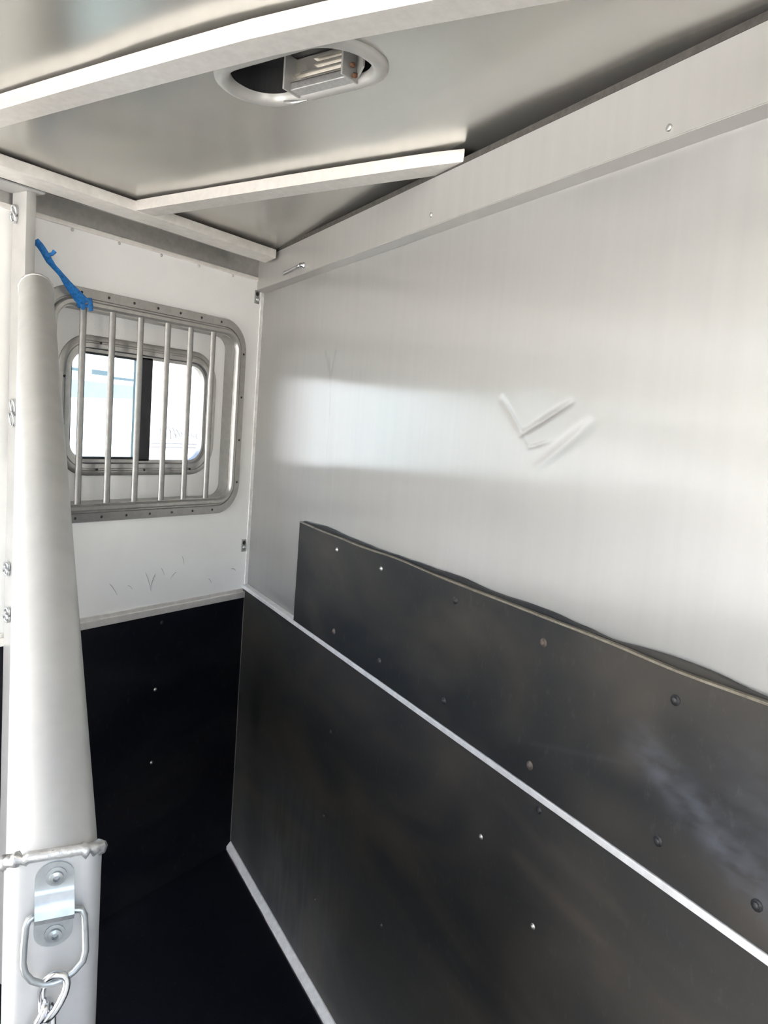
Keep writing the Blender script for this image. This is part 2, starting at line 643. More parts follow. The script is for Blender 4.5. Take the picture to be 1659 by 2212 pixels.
cgrid(bm, X0, hx0, YW, 0.0, 60, 110)
cgrid(bm, hx1, X1, YW, 0.0, 90, 110)
cgrid(bm, hx0, hx1, YW, hy0, 14, 50)
cgrid(bm, hx0, hx1, hy1, 0.0, 14, 42)
b2 = nb()
plate_with_hole(b2, FC, hx0, hx1, hy0, hy1, LC.x - LHX, LC.x + LHX, LC.y - LHY, LC.y + LHY, LR, -0.004, 0.0, 10)
merge(bm, b2)
ceiling = obj('ceiling', bm, MAT['roof'], None, True, 30)
tag(ceiling, 'wavy reflective aluminium trailer roof seen from below', None, None, 'structure')
bm = nb()
for j in range(24):
    y0, y1 = YW - 0.06 + (0.13 - YW) * j / 24, YW - 0.06 + (0.13 - YW) * (j + 1) / 24
    quad(bm, (X0, y0, roof(y0) + 0.06), (X1 + .05, y0, roof(y0) + 0.06), (X1 + .05, y1, roof(y1) + 0.06), (X0, y1, roof(y1) + 0.06))
obj('outer_roof_skin', bm, MAT['outer'], ceiling)


# roof bows: rectangular extrusions across the roof, ending at the bulkhead
def bow(xa, ya, xb, yb, w, h, cut=False):
    bm = nb()
    N = 14
    secs = []
    for i in range(N + 1):
        t = i / N
        y = ya + (yb - ya) * t
        x = xa + (xb - xa) * t
        zt = roof(y) - 0.0018
        secs.append([Vector((x, y, zt)), Vector((x, y, zt - h)), Vector((x + w, y, zt - h)), Vector((x + w, y, zt))])
    if cut:                                    # mitre the end along the bulkhead face
        last = secs[-1]
        for k in (2, 3):
            last[k].y += w / UR.x * UR.y * 1.0
    vs = [[bm.verts.new(p) for p in s] for s in secs]
    for a, b in zip(vs[:-1], vs[1:]):
        for k in range(4):
            bm.faces.new((a[k], a[(k + 1) % 4], b[(k + 1) % 4], b[k]))
    bm.faces.new(vs[0])
    bm.faces.new(vs[-1])
    bmesh.ops.bevel(bm, geom=[e for e in bm.edges if abs((e.verts[0].co - e.verts[1].co).normalized().y) > 0.9], offset=0.003, segments=2, affect='EDGES', profile=0.6)
    return obj('roof_bow', bm, MAT['bow'], ceiling, True, 25)


bow(-0.683, -0.165, -0.612, -1.100, 0.058, 0.026, True)
bow(-1.222, -0.165, -1.105, -1.93, 0.052, 0.027)
bow(-1.75, -0.165, -1.66, -1.93, 0.052, 0.027)
# rail along the top of the side wall
for sgn in (0,):
    bm = nb()
    hexa(bm, [Vector((-0.10, -0.095, 2.100)), Vector((X0, -0.095, 2.104)), Vector((X0, -0.185, 2.104)), Vector((-0.148, -0.185, 2.100)),
              Vector((-0.10, -0.095, 2.126)), Vector((X0, -0.095, 2.128)), Vector((X0, -0.185, 2.1285)), Vector((-0.148, -0.185, 2.1265))])
    bmesh.ops.bevel(bm, geom=bm.edges[:], offset=0.003, segments=2, affect='EDGES', profile=0.6)
    obj('roof_rail', bm, MAT['rail'], ceiling, True, 25)

# ---------------------------------------------------------------- bulkhead (slanted wall on the right)
UEND = 2.39
wall_right = empty('wall_right', FR(1.2, 0, -0.02), 'slanted brushed aluminium bulkhead wall', None, None, 'structure')
bm = nb()
fbox(bm, FR, 0.0, UEND, -0.012, 2.115, -0.045, -0.004)
obj('backing', bm, MAT['gapdark'], wall_right)


def gauss(d, w):
    return math.exp(-(d / w) ** 2)


def segd(p, a, b):
    ax, ay = a
    bx, by = b
    px, py = p
    L = (bx - ax) ** 2 + (by - ay) ** 2
    t = max(0, min(1, ((px - ax) * (bx - ax) + (py - ay) * (by - ay)) / L))
    return math.hypot(px - ax - t * (bx - ax), py - ay - t * (by - ay)), t


CREASE = [((1.418, 1.668), (1.486, 1.606), 0.0045, 0.0055), ((1.486, 1.606), (1.612, 1.664), 0.0055, 0.005),
          ((1.492, 1.603), (1.512, 1.582), 0.0025, 0.003), ((1.512, 1.582), (1.566, 1.596), 0.0025, 0.003),
          ((1.660, 1.628), (1.536, 1.546), 0.0035, 0.011)]


def panel_disp(u, z):
    d = 0.0012 * mnoise.noise(Vector((u * 2.3, z * 2.3, 1.7)))
    for a, b, dep, w in CREASE:
        q, t = segd((u, z), a, b)
        if q < 4 * w:
            d -= dep * 0.55 * gauss(q, w) * (0.35 + 0.65 * math.sin(math.pi * min(1, max(0, 0.12 + 0.8 * t))))
    if abs(u - 1.50) < 0.2 and abs(z - 1.63) < 0.1:
        d -= 0.002 * gauss(math.hypot(u - 1.52, (z - 1.635) * 1.5), 0.06)
    if u < 1.05:      # a few horse-scuffed ripples near the corner
        d += 0.0012 * gauss(u - 0.30, 0.12) * mnoise.noise(Vector((u * 16, z * 5, 0.3)))
        d -= 0.0016 * gauss(math.hypot((u - 0.60) * 2, z - 1.50), 0.10)
    return d


SCUFF = [((0.572, 1.795), (0.612, 1.735), .007), ((0.640, 1.795), (0.616, 1.72), .006), ((0.600, 1.775), (0.618, 1.70), .006),
         ((0.616, 1.74), (0.628, 1.62), .005), ((0.628, 1.62), (0.622, 1.50), .003), ((0.20, 1.62), (0.27, 1.30), .008), ((0.925, 1.60), (0.905, 1.46), .004)]


def panel_scuff_shade(u, z):
    s = 0.0
    for i, (a, b, w) in enumerate(SCUFF):
        q, t = segd((u, z), a, b)
        s = max(s, gauss(q, w) * (0.30 if i < 4 else 0.12) * (0.55 + 0.45 * mnoise.noise(Vector((u * 90, z * 25, i)))))
    for i, (a, b, dep, w) in enumerate(CREASE):  # dent creases darkened in the colour so their shading shows
        q, t = segd((u, z), a, b)
        s = max(s, gauss(q, w * 0.8) * (0.11, 0.19, 0.13, 0.13, 0.08)[i] * math.sin(math.pi * min(1, max(0, 0.1 + 0.85 * t))))
    return max(0.0, s)


def fine(lo, hi, zones, coarse, finestep):
    out = []
    x = lo
    while x < hi - 1e-6:
        out.append(x)
        st = coarse
        for a, b in zones:
            if a - coarse < x < b:
                st = finestep
        x += st
    out.append(hi)
    return out


def metal_panel(u0, u1, z0, z1, off, ufine, zfine):
    us_ = fine(u0, u1, ufine, 0.03, 0.0035)
    zs_ = fine(z0, z1, zfine, 0.03, 0.0035)
    bm = nb()
    lay = bm.verts.layers.float.new('scuff_shade')
    vs = []
    for u in us_:
        row = []
        for z in zs_:
            v = bm.verts.new(FR(u, z, off + panel_disp(u, z)))
            v[lay] = panel_scuff_shade(u, z)
            row.append(v)
        vs.append(row)
    for i in range(len(us_) - 1):
        for j in range(len(zs_) - 1):
            bm.faces.new((vs[i][j], vs[i + 1][j], vs[i + 1][j + 1], vs[i][j + 1]))
    return obj('wall_panel', bm, MAT['bulkhead'], wall_right, True)


metal_panel(0.0, 1.056, 0.99, 2.06, 0.0, [(0.55, 0.66)], [(1.48, 1.80)])
metal_panel(1.050, UEND, 0.99, 2.06, 0.0016, [(1.39, 1.69)], [(1.52, 1.69)])
# header band with its downward-facing ledge
bm = nb()
hexa(bm, [FR(0.012, 2.022, 0.0), FR(UEND, 2.022, 0.0), FR(UEND, 2.028, 0.030), FR(0.012, 2.028, 0.030),
          FR(0.012, 2.129, 0.0), FR(UEND, 2.129, 0.0), FR(UEND, 2.129, 0.030), FR(0.012, 2.129, 0.030)])
bmesh.ops.bevel(bm, geom=bm.edges[:], offset=0.0012, segments=2, affect='EDGES')
header = obj('header_band', bm, MAT['header'], wall_right, True, 25)
bm = nb()
fbox(bm, FR, 0.10, UEND, 2.1295, 2.141, -0.04, 0.0292)
obj('foam_seal', bm, MAT['foam'], wall_right)
for (u, z) in ((1.785, 2.043), (1.15, 2.052)):
    bm = nb()
    lathe(bm, FR(u, z, 0.030), NR, [(0.0055, 0), (0.0055, 0.0015), (0.0035, 0.003), (0, 0.003)], 10)
    obj('screw', bm, MAT['screw'], wall_right, True)

# bright trim between rubber and metal, floor channel, corner trims
t1 = empty('trim_1', FR(1.2, 0.985, 0.01), 'thin bright aluminium strip along the middle of the bulkhead', None, None, 'structure')
bm = nb()
fbox(bm, FR, 0.004, UEND, 0.9865, 0.9990, 0.0, 0.0240, 0.002)
obj('strip', bm, MAT['trim'], t1)
t2 = empty('trim_2', FR(1.2, 0, 0.02), 'pale metal floor channel at the foot of the bulkhead', None, None, 'structure')
bm = nb()
N = 60
prev = None
lo_, hi_ = [], []
for i in range(N + 1):
    u = UEND * i / N
    w = 0.031 + 0.002 * mnoise.noise(Vector((u * 11, 0.2, 0)))
    z = 0.010 + 0.002 * mnoise.noise(Vector((u * 17, 3.2, 0)))
    row = [bm.verts.new(FR(u, -0.012, 0.001)), bm.verts.new(FR(u, z + 0.014, 0.001)), bm.verts.new(FR(u, z + 0.012, 0.016)), bm.verts.new(FR(u, z, w)), bm.verts.new(FR(u, -0.012, w))]
    if prev:
        for k in range(5):
            bm.faces.new((prev[k], prev[(k + 1) % 5], row[(k + 1) % 5], row[k]))
    prev = row
obj('channel', bm, MAT['trim'], t2)
t3 = empty('trim_3', FL(0.0, 0, 0.01), 'narrow vertical corner trim where the two walls meet', None, None, 'structure')
bm = nb()
fbox(bm, FL, 0.0, 0.016, 0.985, 2.058, 0.0, 0.004, 0.001)
obj('upper_strip', bm, MAT['trim'], t3)
bm = nb()
fbox(bm, FR, 0.012, 0.020, 0.0, 0.985, 0.0, 0.020, 0.001)
obj('lower_strip', bm, plain_metal('worn_corner_edge', (0.16, 0.15, 0.145), 0.5, 0.4, 0.3, 20), t3)
t4 = empty('trim_4', FL(0.4, 0.953, 0.0), 'aluminium cap strip between white panel and black rubber on the side wall', None, None, 'structure')
bm = nb()
fbox(bm, FL, 0.0, -X0, 0.953, 0.975, 0.0, 0.014, 0.002)
fbox(bm, FL, 0.0, -X0, 0.975, 0.986, 0.0, 0.007, 0.001)
obj('strip', bm, MAT['rail'], t4)

# ---------------------------------------------------------------- rubber mats on the walls
def screw_on(parent, F, nrm, u, z, off, mat, r=0.0045):
    bm = nb()
    lathe(bm, F(u, z, off), nrm, [(r * 1.7, -0.001), (r * 1.7, 0.0004), (r, 0.0006), (r, 0.002), (r * .75, 0.0032), (0, 0.0034)], 10)
    return obj('screw', bm, mat, parent, True)


def rub_sheet(F, u0, u1, z0, z1, off, nu, nz, amp=0.001, seed=0, topdz=None, tone_at=None):
    bm = nb()
    lb = bm.verts.layers.float.new('brown')
    lp = bm.verts.layers.float.new('pale')
    fr, bk = [], []
    for i in range(nu + 1):
        u = u0 + (u1 - u0) * i / nu
        zt = z1 + (topdz(u) if topdz else 0)
        a, b = [], []
        for j in range(nz + 1):
            z = z0 + (zt - z0) * j / nz
            a.append(bm.verts.new(F(u, z, off + amp * mnoise.noise(Vector((u * 3, z * 4, seed))))))
            if tone_at:
                a[-1][lb], a[-1][lp] = tone_at(u, z)
            b.append(bm.verts.new(F(u, z, 0.001)))
        fr.append(a)
        bk.append(b)
    for i in range(nu):
        for j in range(nz):
            bm.faces.new((fr[i][j], fr[i + 1][j], fr[i + 1][j + 1], fr[i][j + 1]))
        bm.faces.new((fr[i][nz], fr[i + 1][nz], bk[i + 1][nz], bk[i][nz]))
        bm.faces.new((fr[i][0], bk[i][0], bk[i + 1][0], fr[i + 1][0]))
    for i in (0, nu):
        for j in range(nz):
            bm.faces.new((fr[i][j], fr[i][j + 1], bk[i][j + 1], bk[i][j]))
    return bm


def nz2(u, z, k, su, sz):
    return 0.5 + 0.5 * mnoise.noise(Vector((u * su, z * sz, k))) + 0.25 * mnoise.noise(Vector((u * su * 2.3, z * sz * 2.3, k + 5)))


def sstep(a, b, x):
    t = max(0.0, min(1.0, (x - a) / (b - a)))
    return t * t * (3 - 2 * t)


def stain_low(u, z):
    br = 0.55 * sstep(0.80, 0.98, z) * sstep(0.5, 0.9, u) * max(0, nz2(u, z, 1, 4, 9) - 0.15)
    for a, b, w, k in (((1.60, 0.856), (1.825, 0.834), 0.016, 0.55), ((1.69, 0.922), (1.86, 0.900), 0.018, 0.42), ((1.05, 0.86), (1.25, 0.885), 0.02, 0.25)):
        q, t = segd((u, z), a, b)
        br = max(br, k * gauss(q, w * (0.25 + math.sin(math.pi * min(1, 0.15 + t * .8)))) * (0.7 + 0.3 * nz2(u, z, 3, 40, 40)))
    br = max(br, 0.22 * sstep(1.3, 2.2, u))
    du = sstep(0.15, 0.45, u) * (1 - sstep(0.75, 1.15, u)) * (1 - sstep(0.25, 0.75, z))
    pa = 0.42 * du * max(0, nz2(u, z, 7, 45, 7) - 0.10)
    pa = max(pa, 0.10 * (1 - sstep(0.0, 0.6, z)))
    return br, pa


def stain_sheen_up(u, z):
    br = 0.75 * gauss(math.hypot(u - 1.82, (z - 1.19) * 1.2), 0.11) * max(0, nz2(u, z, 2, 9, 9))
    br = max(br, 0.50 * sstep(1.55, 1.85, u) * (1 - sstep(1.03, 1.13, z)) * max(0, nz2(u, z, 4, 5, 6) + 0.1))
    br = max(br, 0.12 * sstep(1.2, 1.8, u))  # broad lift towards the right end: sheen put into the colour
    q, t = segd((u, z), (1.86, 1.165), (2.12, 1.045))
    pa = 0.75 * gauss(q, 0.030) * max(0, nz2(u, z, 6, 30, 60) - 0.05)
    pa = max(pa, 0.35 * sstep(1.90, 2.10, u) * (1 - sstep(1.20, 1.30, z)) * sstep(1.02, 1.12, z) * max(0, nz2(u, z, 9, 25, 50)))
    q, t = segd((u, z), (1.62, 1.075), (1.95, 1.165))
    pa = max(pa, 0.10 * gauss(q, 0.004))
    return br, pa


mat_low = empty('rubber_wall_mat', FR(1.2, 0.02, 0.01), 'large black rubber kick mat lining the bulkhead below the bright strip', 'wall mat')
obj('sheet', rub_sheet(FR, 0.014, UEND, 0.0245, 0.9845, 0.014, 260, 110, 0.0012, 1, None, stain_low), MAT['rubber_r'], mat_low, True, 40)
for (u, z, k) in ((1.649, 0.965, 'screw_dark'), (1.664, 0.760, 'screw'), (1.498, 0.835, 'screw'), (1.156, 0.430, 'screw_dark'), (0.809, 0.766, 'screw_dark'), (0.803, 0.523, 'screw_dark'), (0.782, 0.263, 'screw_dark')):
    screw_on(mat_low, FR, NR, u, z, 0.0145, MAT[k], 0.0034 if k == 'screw' else 0.004)

mat_up = empty('rubber_wall_mat', FR(1.4, 1.0, 0.01), 'narrower black rubber strip screwed on above the bright strip, with a ragged top edge', 'wall mat')
TZ = lambda u: 0.0035 * mnoise.noise(Vector((u * 5, 9.1, 0)))
obj('sheet', rub_sheet(FR, 0.512, UEND, 1.0002, 1.298, 0.022, 240, 60, 0.0012, 4, TZ, stain_sheen_up), MAT['rubber_top'], mat_up, True, 40)
# pale cut edge and the wavy backing strip behind it
bm = nb()
prev = None
for i in range(121):
    u = 0.514 + (UEND - 0.514) * i / 120
    zt = 1.298 + TZ(u) + 0.0006
    w = 0.0032 + 0.0012 * mnoise.noise(Vector((u * 14, 2.0, 5)))
    row = [bm.verts.new(FR(u, zt - 0.002, 0.0225)), bm.verts.new(FR(u, zt + 0.0012, 0.0215)), bm.verts.new(FR(u, zt + 0.0012, 0.0215 - w * 2.6)), bm.verts.new(FR(u, zt - 0.002, 0.0215 - w * 2.6))]
    if prev:
        for k in range(4):
            bm.faces.new((prev[k], prev[(k + 1) % 4], row[(k + 1) % 4], row[k]))
    prev = row
tag(obj('cut_edge', bm, MAT['edge'], mat_up), 'pale cut edge')
bm = nb()
prev = None
for i in range(121):
    u = 0.514 + (UEND - 0.514) * i / 120
    zt = 1.305 + 0.006 * max(-0.6, mnoise.noise(Vector((u * 6.5, 4.4, 2)))) + 0.002 * mnoise.noise(Vector((u * 19, 1.4, 2)))
    row = [bm.verts.new(FR(u, 1.25, 0.0115)), bm.verts.new(FR(u, zt, 0.0105)), bm.verts.new(FR(u, zt, 0.002)), bm.verts.new(FR(u, 1.25, 0.002))]
    if prev:
        for k in range(4):
            bm.faces.new((prev[k], prev[(k + 1) % 4], row[(k + 1) % 4], row[k]))
    prev = row
tag(obj('backing_strip', bm, MAT['rubber_top'], mat_up), 'ragged wavy backing behind the top edge')
for (u, z, k) in ((0.784, 1.264, 'screw'), (1.036, 1.264, 'screw'), (1.355, 1.264, 'screw_dark'), (1.627, 1.256, 'screw_rust'), (1.905, 1.256, 'screw_dark'),
                  (1.345, 1.050, 'screw_dark'), (1.624, 1.036, 'screw_rust'), (1.905, 1.050, 'screw_dark'), (0.80, 1.045, 'screw_rust'), (1.062, 1.045, 'screw_dark'), (2.06, 1.05, 'screw_dark')):
    screw_on(mat_up, FR, NR, u, z, 0.0228, MAT[k], 0.0036 if k == 'screw' else 0.0048)

mat_side = empty('rubber_wall_mat', FL(1.2, 0.0, 0.01), 'near-black rubber kick mat on the side wall under the window', 'wall mat')
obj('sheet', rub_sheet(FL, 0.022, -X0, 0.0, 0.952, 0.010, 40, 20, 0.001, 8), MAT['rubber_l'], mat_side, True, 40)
for (u, z, k) in ((0.405, 0.706, 'screw'), (0.407, 0.461, 'screw'), (0.391, 0.925, 'screw_dark')):
    screw_on(mat_side, FL, (0, -1, 0), u, z, 0.0104, MAT[k], 0.0036)


# ---------------------------------------------------------------- windows in the side wall
def window(name, ua, ub, label, full):
    """ua..ub rough opening"""
    w = empty(name, FL((ua + ub) / 2, WZ0, 0.0), label, None, None, 'structure')
    bm = nb()
    rring(bm, FL, ua - 0.030, ub + 0.030, 1.265, 1.911, 0.100,
          [(0.0, 0.0), (0.0, 0.006), (0.002, 0.009), (0.026, 0.010), (0.028, 0.006), (0.032, 0.006), (0.034, 0.015), (0.037, 0.018), (0.046, 0.018), (0.049, 0.015), (0.051, 0.004), (0.055, 0.004), (0.057, -0.036)], 10)
    obj('window_frame', bm, MAT['frame'], w, True, 35)
    uf0, uf1 = ua + 0.027, ub - 0.027
    # drop-down panel with its own small sliding window
    g0, g1 = ua + 0.103, ub - 0.096
    gz0, gz1 = 1.438, 1.751
    bm = nb()
    plate_with_hole(bm, FL, ua - 0.0005, ub + 0.0005, WZ0 - 0.0005, WZ1 + 0.0005, g0 - 0.018, g1 + 0.018, gz0 - 0.018, gz1 + 0.018, 0.075, -0.05, -0.036, 10)
    obj('window_panel', bm, MAT['white'], w)
    bm = nb()
    rring(bm, FL, g0 - 0.040, g1 + 0.040, gz0 - 0.044, gz1 + 0.041, 0.098,
          [(0.0, -0.037), (0.0, -0.032), (0.003, -0.030), (0.014, -0.030), (0.016, -0.033), (0.020, -0.033), (0.022, -0.030), (0.034, -0.031), (0.036, -0.046), (0.037, -0.06)], 10)
    tr = obj('inner_frame', bm, MAT['frame'], w, True, 35)
    bm = nb()
    rring(bm, FL, g0 - 0.004, g1 + 0.004, gz0 - 0.006, gz1 + 0.004, 0.062, [(0.0, -0.04), (0.009, -0.04), (0.009, -0.062), (0.0, -0.062)], 10)
    obj('seal', bm, MAT['frame'], w)
    bm = nb()
    gq = ua + 0.345
    rring(bm, FL, gq - 0.02, g1 + 0.003, gz0 - 0.003, gz1 + 0.002, 0.050, [(0.0, -0.044), (0.013, -0.044), (0.013, -0.060), (0.0, -0.060)], 10)
    tag(obj('pane_surround', bm, MAT['black'], w), 'black rubber surround of the sliding pane')
    gm = ua + 0.345
    bm = nb()
    fbox(bm, FL, gm - 0.026, gm + 0.026, gz0 - 0.004, gz1 + 0.003, -0.066, -0.040, 0.003)
    tag(obj('mullion', bm, MAT['black'], w), 'black upright between the two panes')
    # panes
    def pane(u0, u1, off, m):
        bm = nb()
        loop = [(u, z) for (u, z) in rrect(g0, g1, gz0, gz1, 0.056, 10)]
        pts = [(min(max(u, u0), u1), z) for u, z in loop]
        clean = []
        for p in pts:
            if not clean or (abs(p[0] - clean[-1][0]) + abs(p[1] - clean[-1][1])) > 1e-5:
                clean.append(p)
        bm.faces.new([bm.verts.new(FL(u, z, off)) for u, z in clean])
        return obj('pane', bm, m, w)
    tag(pane(gm + 0.01, g1, -0.054, MAT['glass_tint']), 'faintly tinted sliding pane')
    pane(g0, gm - 0.01, -0.058, MAT['glass'])
    # outer skin round the opening
    if full:
        # guard bars
        for u in (0.702, 0.608, 0.511, 0.411, 0.321, 0.226):
            bm = nb()
            tube(bm, [FL(u, 1.318, 0.004), FL(u, 1.868, 0.004)], 0.0100, 10, True, False, 0.0065, (1, 0, 0))
            obj('guard_bar', bm, MAT['bar'], w, True, 50)
        # frame rivets
        rv = []
        for k in range(7):
            t = (k + 0.5) / 7
            u = (ua + 0.05) + (ub - ua - 0.10) * t
            rv += [(u, 1.265 + 0.014), (u, 1.911 - 0.014)]
        for k in range(4):
            z = 1.37 + 0.145 * k
            rv += [(ua - 0.016, z), (ub + 0.016, z)]
        proto = None
        for (u, z) in rv:
            p = FL(u, z, 0.0098)
            if proto is None:
                bm = nb()
                lathe(bm, p, (0, -1, 0), [(0.004, 0), (0.0035, 0.0015), (0, 0.0022)], 8)
                proto = obj('rivet', bm, MAT['screw_dark'], w, True)
                p0 = p
            else:
                c = proto.copy()
                COL.objects.link(c)
                c.location = proto.location + (p - p0)
        rv = [(g0 + 0.06, gz0 - 0.026), (gm, gz0 - 0.028), (g1 - 0.09, gz0 - 0.026), (g0 + .08, gz1 + 0.022), (g1 - 0.09, gz1 + 0.022), (g0 - .022, 1.53), (g0 - .022, 1.66), (g1 + .022, 1.67), (g1 + .022, 1.54)]
        for (u, z) in rv:
            c = proto.copy()
            COL.objects.link(c)
            c.location = proto.location + (FL(u, z, -0.0302) - p0)
    return w


window('window_1', WIN[0][0], WIN[0][1], 'barred window with rounded metal frame and two sliding panes', True)
window('window_2', WIN[1][0], WIN[1][1], 'window further back along the side wall, outside the picture', False)

# ================================================================= STALL DIVIDER
D = Vector((-0.507, -0.862, 0)).normalized()      # along the divider towards the camera
E = Vector((0.862, -0.507, 0)).normalized()       # across it
AX = Vector((-1.6035, -1.3045, 0.0))              # axis of the near post
PZ = 1.217
div = empty('stall_divider', AX, 'aluminium stall divider with a thick sloping tube and an upright near post', 'stall divider')


def FP(a, z, off=0.0):                # face of the near post
    p = AX + D * (0.039 + off) + E * a
    return Vector((p.x, p.y, z))


# hinge post on the side wall
bm = nb()
fbox(bm, FL, 0.886, 0.912, 0.0, 2.098, 0.0105, 0.072, 0.003)
obj('hinge_post', bm, MAT['pipe'], div, True, 30)
bm = nb()
fbox(bm, FL, 0.872, 1.45, 2.098, 2.1035, 0.004, 0.086, 0.0015)
obj('top_plate', bm, MAT['pipe'], div)
# sloping tube
pf = Vector((-0.912, -0.122, 1.862))
pn = Vector((AX.x, AX.y, PZ - 0.022))
JN = ((pf - pn).normalized() - Vector((0, 0, -1))).normalized()      # mitre plane of tube and post
ax = (pn - pf).normalized()
bm = nb()
pts = [pf.lerp(pn, t / 10) for t in range(11)]
tube(bm, pts, 0.0380, 36)
bm.verts.ensure_lookup_table()
for v in bm.verts[-36:]:
    v.co += ax * (-(v.co - pn).dot(JN) / ax.dot(JN))
obj('sloping_tube', bm, MAT['pipe'], div, True, 60)
# weld at the far end
bm = nb()
xx = Vector((0, 0, 1)).cross(ax).normalized()
yy = ax.cross(xx)
ring = []
for k in range(40):
    a = k * 2 * math.pi / 40
    ring.append(pf + ax * 0.001 + (xx * math.cos(a) + yy * math.sin(a)) * (0.0375 + 0.001 * math.sin(k * 2.4)))
tube(bm, ring, 0.0035, 8, False, True)
obj('weld_bead', bm, MAT['weld'], div, True)


def rsq(h, r, seg=6):
    return rrect(-h, h, -h, h, r, seg)


# near post: rounded square tube
bm = nb()
sec = rsq(0.039, 0.017)
levels = [0.0, 0.3, 0.6, 0.9, 1.05, 1.13, PZ]
rows = []
for z in levels:
    row = []
    for (a, b) in sec:
        zz = z
        if z == levels[-1]:
            zz = pn.z - JN.dot(E * a + D * b) / JN.z
        row.append(bm.verts.new(AX + E * a + D * b + Vector((0, 0, zz))))
    rows.append(row)
n = len(sec)
for r0, r1 in zip(rows[:-1], rows[1:]):
    for k in range(n):
        bm.faces.new((r0[k], r0[(k + 1) % n], r1[(k + 1) % n], r1[k]))
bm.faces.new(rows[0])
bm.faces.new(rows[-1])
obj('near_post', bm, MAT['pipe'], div, True, 40)
# lumpy weld where tube and post meet
bm = nb()
ring = []
rad = []
sec2 = rsq(0.0385, 0.018, 10)
for k, (a, b) in enumerate(sec2):
    ring.append(AX + E * a + D * b + Vector((0, 0, pn.z - JN.dot(E * a + D * b) / JN.z + 0.0012 * math.sin(k * 1.9))))
    rad.append(0.0052 + 0.0014 * math.sin(k * 2.3) + 0.0008 * math.sin(k * 5.1))
tube(bm, ring, rad, 8, False, True)
obj('weld_bead', bm, MAT['weld'], div, True)
bm = nb()
for (a, b, h, r) in ((0.012, 0.042, 0.006, 0.007), (-0.020, 0.042, 0.004, 0.006), (0.036, 0.030, 0.0, 0.006), (-0.036, 0.030, -0.002, 0.006)):
    lathe(bm, AX + E * a + D * (b - 0.008) + Vector((0, 0, PZ + h - .008)), D, [(0, -r), (r * .8, -r * .5), (r, 0), (r * .8, r * .5), (0, r * .8)], 10)
obj('weld_lump', bm, MAT['weld'], div, True)
# lower panel of the divider, edge-on to the camera
bm = nb()


def FD(u, z, off=0.0):
    p = AX - D * u + E * off
    return Vector((p.x, p.y, z))


fbox(bm, FD, 0.037, 1.365, 0.42, 1.10, -0.010, 0.010, 0.002)
obj('lower_panel', bm, MAT['white'], div)
bm = nb()
fbox(bm, FD, 0.037, 1.372, 1.10, 1.135, -0.018, 0.018, 0.003)
obj('panel_cap', bm, MAT['pipe'], div)

# tie bracket (strap plate, two rivets, ring)
plate = nb()
pl = []
prof = []
# outline in (a, z), with bends in off
for k in range(11):
    a = math.pi - math.pi * k / 10
    pl.append((0.0155 * math.cos(a), 1.2000 + 0.0135 * math.sin(a)))
top = [(a, z, 0.0) for a, z in pl]
zs_rows = [(1.2000, 0.0), (1.190, 0.0), (1.186, 0.002), (1.182, 0.007), (1.176, 0.0095), (1.170, 0.0115), (1.165, 0.0095), (1.1615, 0.004), (1.159, 0.0), (1.150, 0.0)]
TH = 0.0022
cap_t = [plate.verts.new(FP(a, z, TH)) for a, z in pl]
rowsv = []
for z, off in zs_rows:
    rowsv.append([plate.verts.new(FP(-0.0155 + 0.031 * k / 4, z, off + TH)) for k in range(5)])
plate.faces.new(cap_t)
for r0, r1 in zip(rowsv[:-1], rowsv[1:]):
    for k in range(4):
        plate.faces.new((r0[k], r0[k + 1], r1[k + 1], r1[k]))
bl = []
for k in range(11):
    a = math.pi * k / 10
    bl.append(plate.verts.new(FP(0.0155 * math.cos(a), 1.150 - 0.0135 * math.sin(a), TH)))
plate.faces.new(bl)
bmesh.ops.remove_doubles(plate, verts=plate.verts, dist=0.0002)
res = bmesh.ops.extrude_face_region(plate, geom=plate.faces[:])
for v in res['geom']:
    if isinstance(v, bmesh.types.BMVert):
        v.co -= D * TH
bracket = obj('tie_bracket', plate, MAT['galv'], div, True, 30)
for z in (1.2005, 1.148):
    bm = nb()
    lathe(bm, FP(0.001, z, TH), D, [(0.0085, 0), (0.0085, 0.001), (0.0058, 0.0014), (0.0055, 0.0036), (0.0028, 0.0046), (0.0022, 0.0018), (0, 0.0016)], 14)
    obj('rivet', bm, MAT['galv'], bracket, True, 35)
bm = nb()
ringp = []
for k in range(9):
    t = -1 + 2 * k / 8
    ringp.append((0.0165 * t, 1.1695, 0.0065))
ctrl = [(0.0205, 1.1690, 0.0075), (0.0228, 1.1640, 0.0085), (0.0238, 1.150, 0.010), (0.0245, 1.134, 0.0125), (0.0225, 1.1255, 0.014), (0.0165, 1.1185, 0.015), (0.0075, 1.1135, 0.016), (0.0, 1.1122, 0.016)]
left = [(-a, z, o_) for a, z, o_ in reversed(ctrl[:-1])]
loop = ringp + ctrl + left
tube(bm, [FP(a + (0.001 if abs(a) > .017 else 0), z, o_) for a, z, o_ in loop], 0.0030, 10, False, True)
tag(obj('tie_ring', bm, MAT['galv'], bracket, True), 'D-shaped steel ring hanging in the bracket')

# chain hanging from the ring
chain = empty('chain', FP(0.0, 0.90, 0.012), 'short twisted steel chain hanging from the ring on the divider post', 'chain')


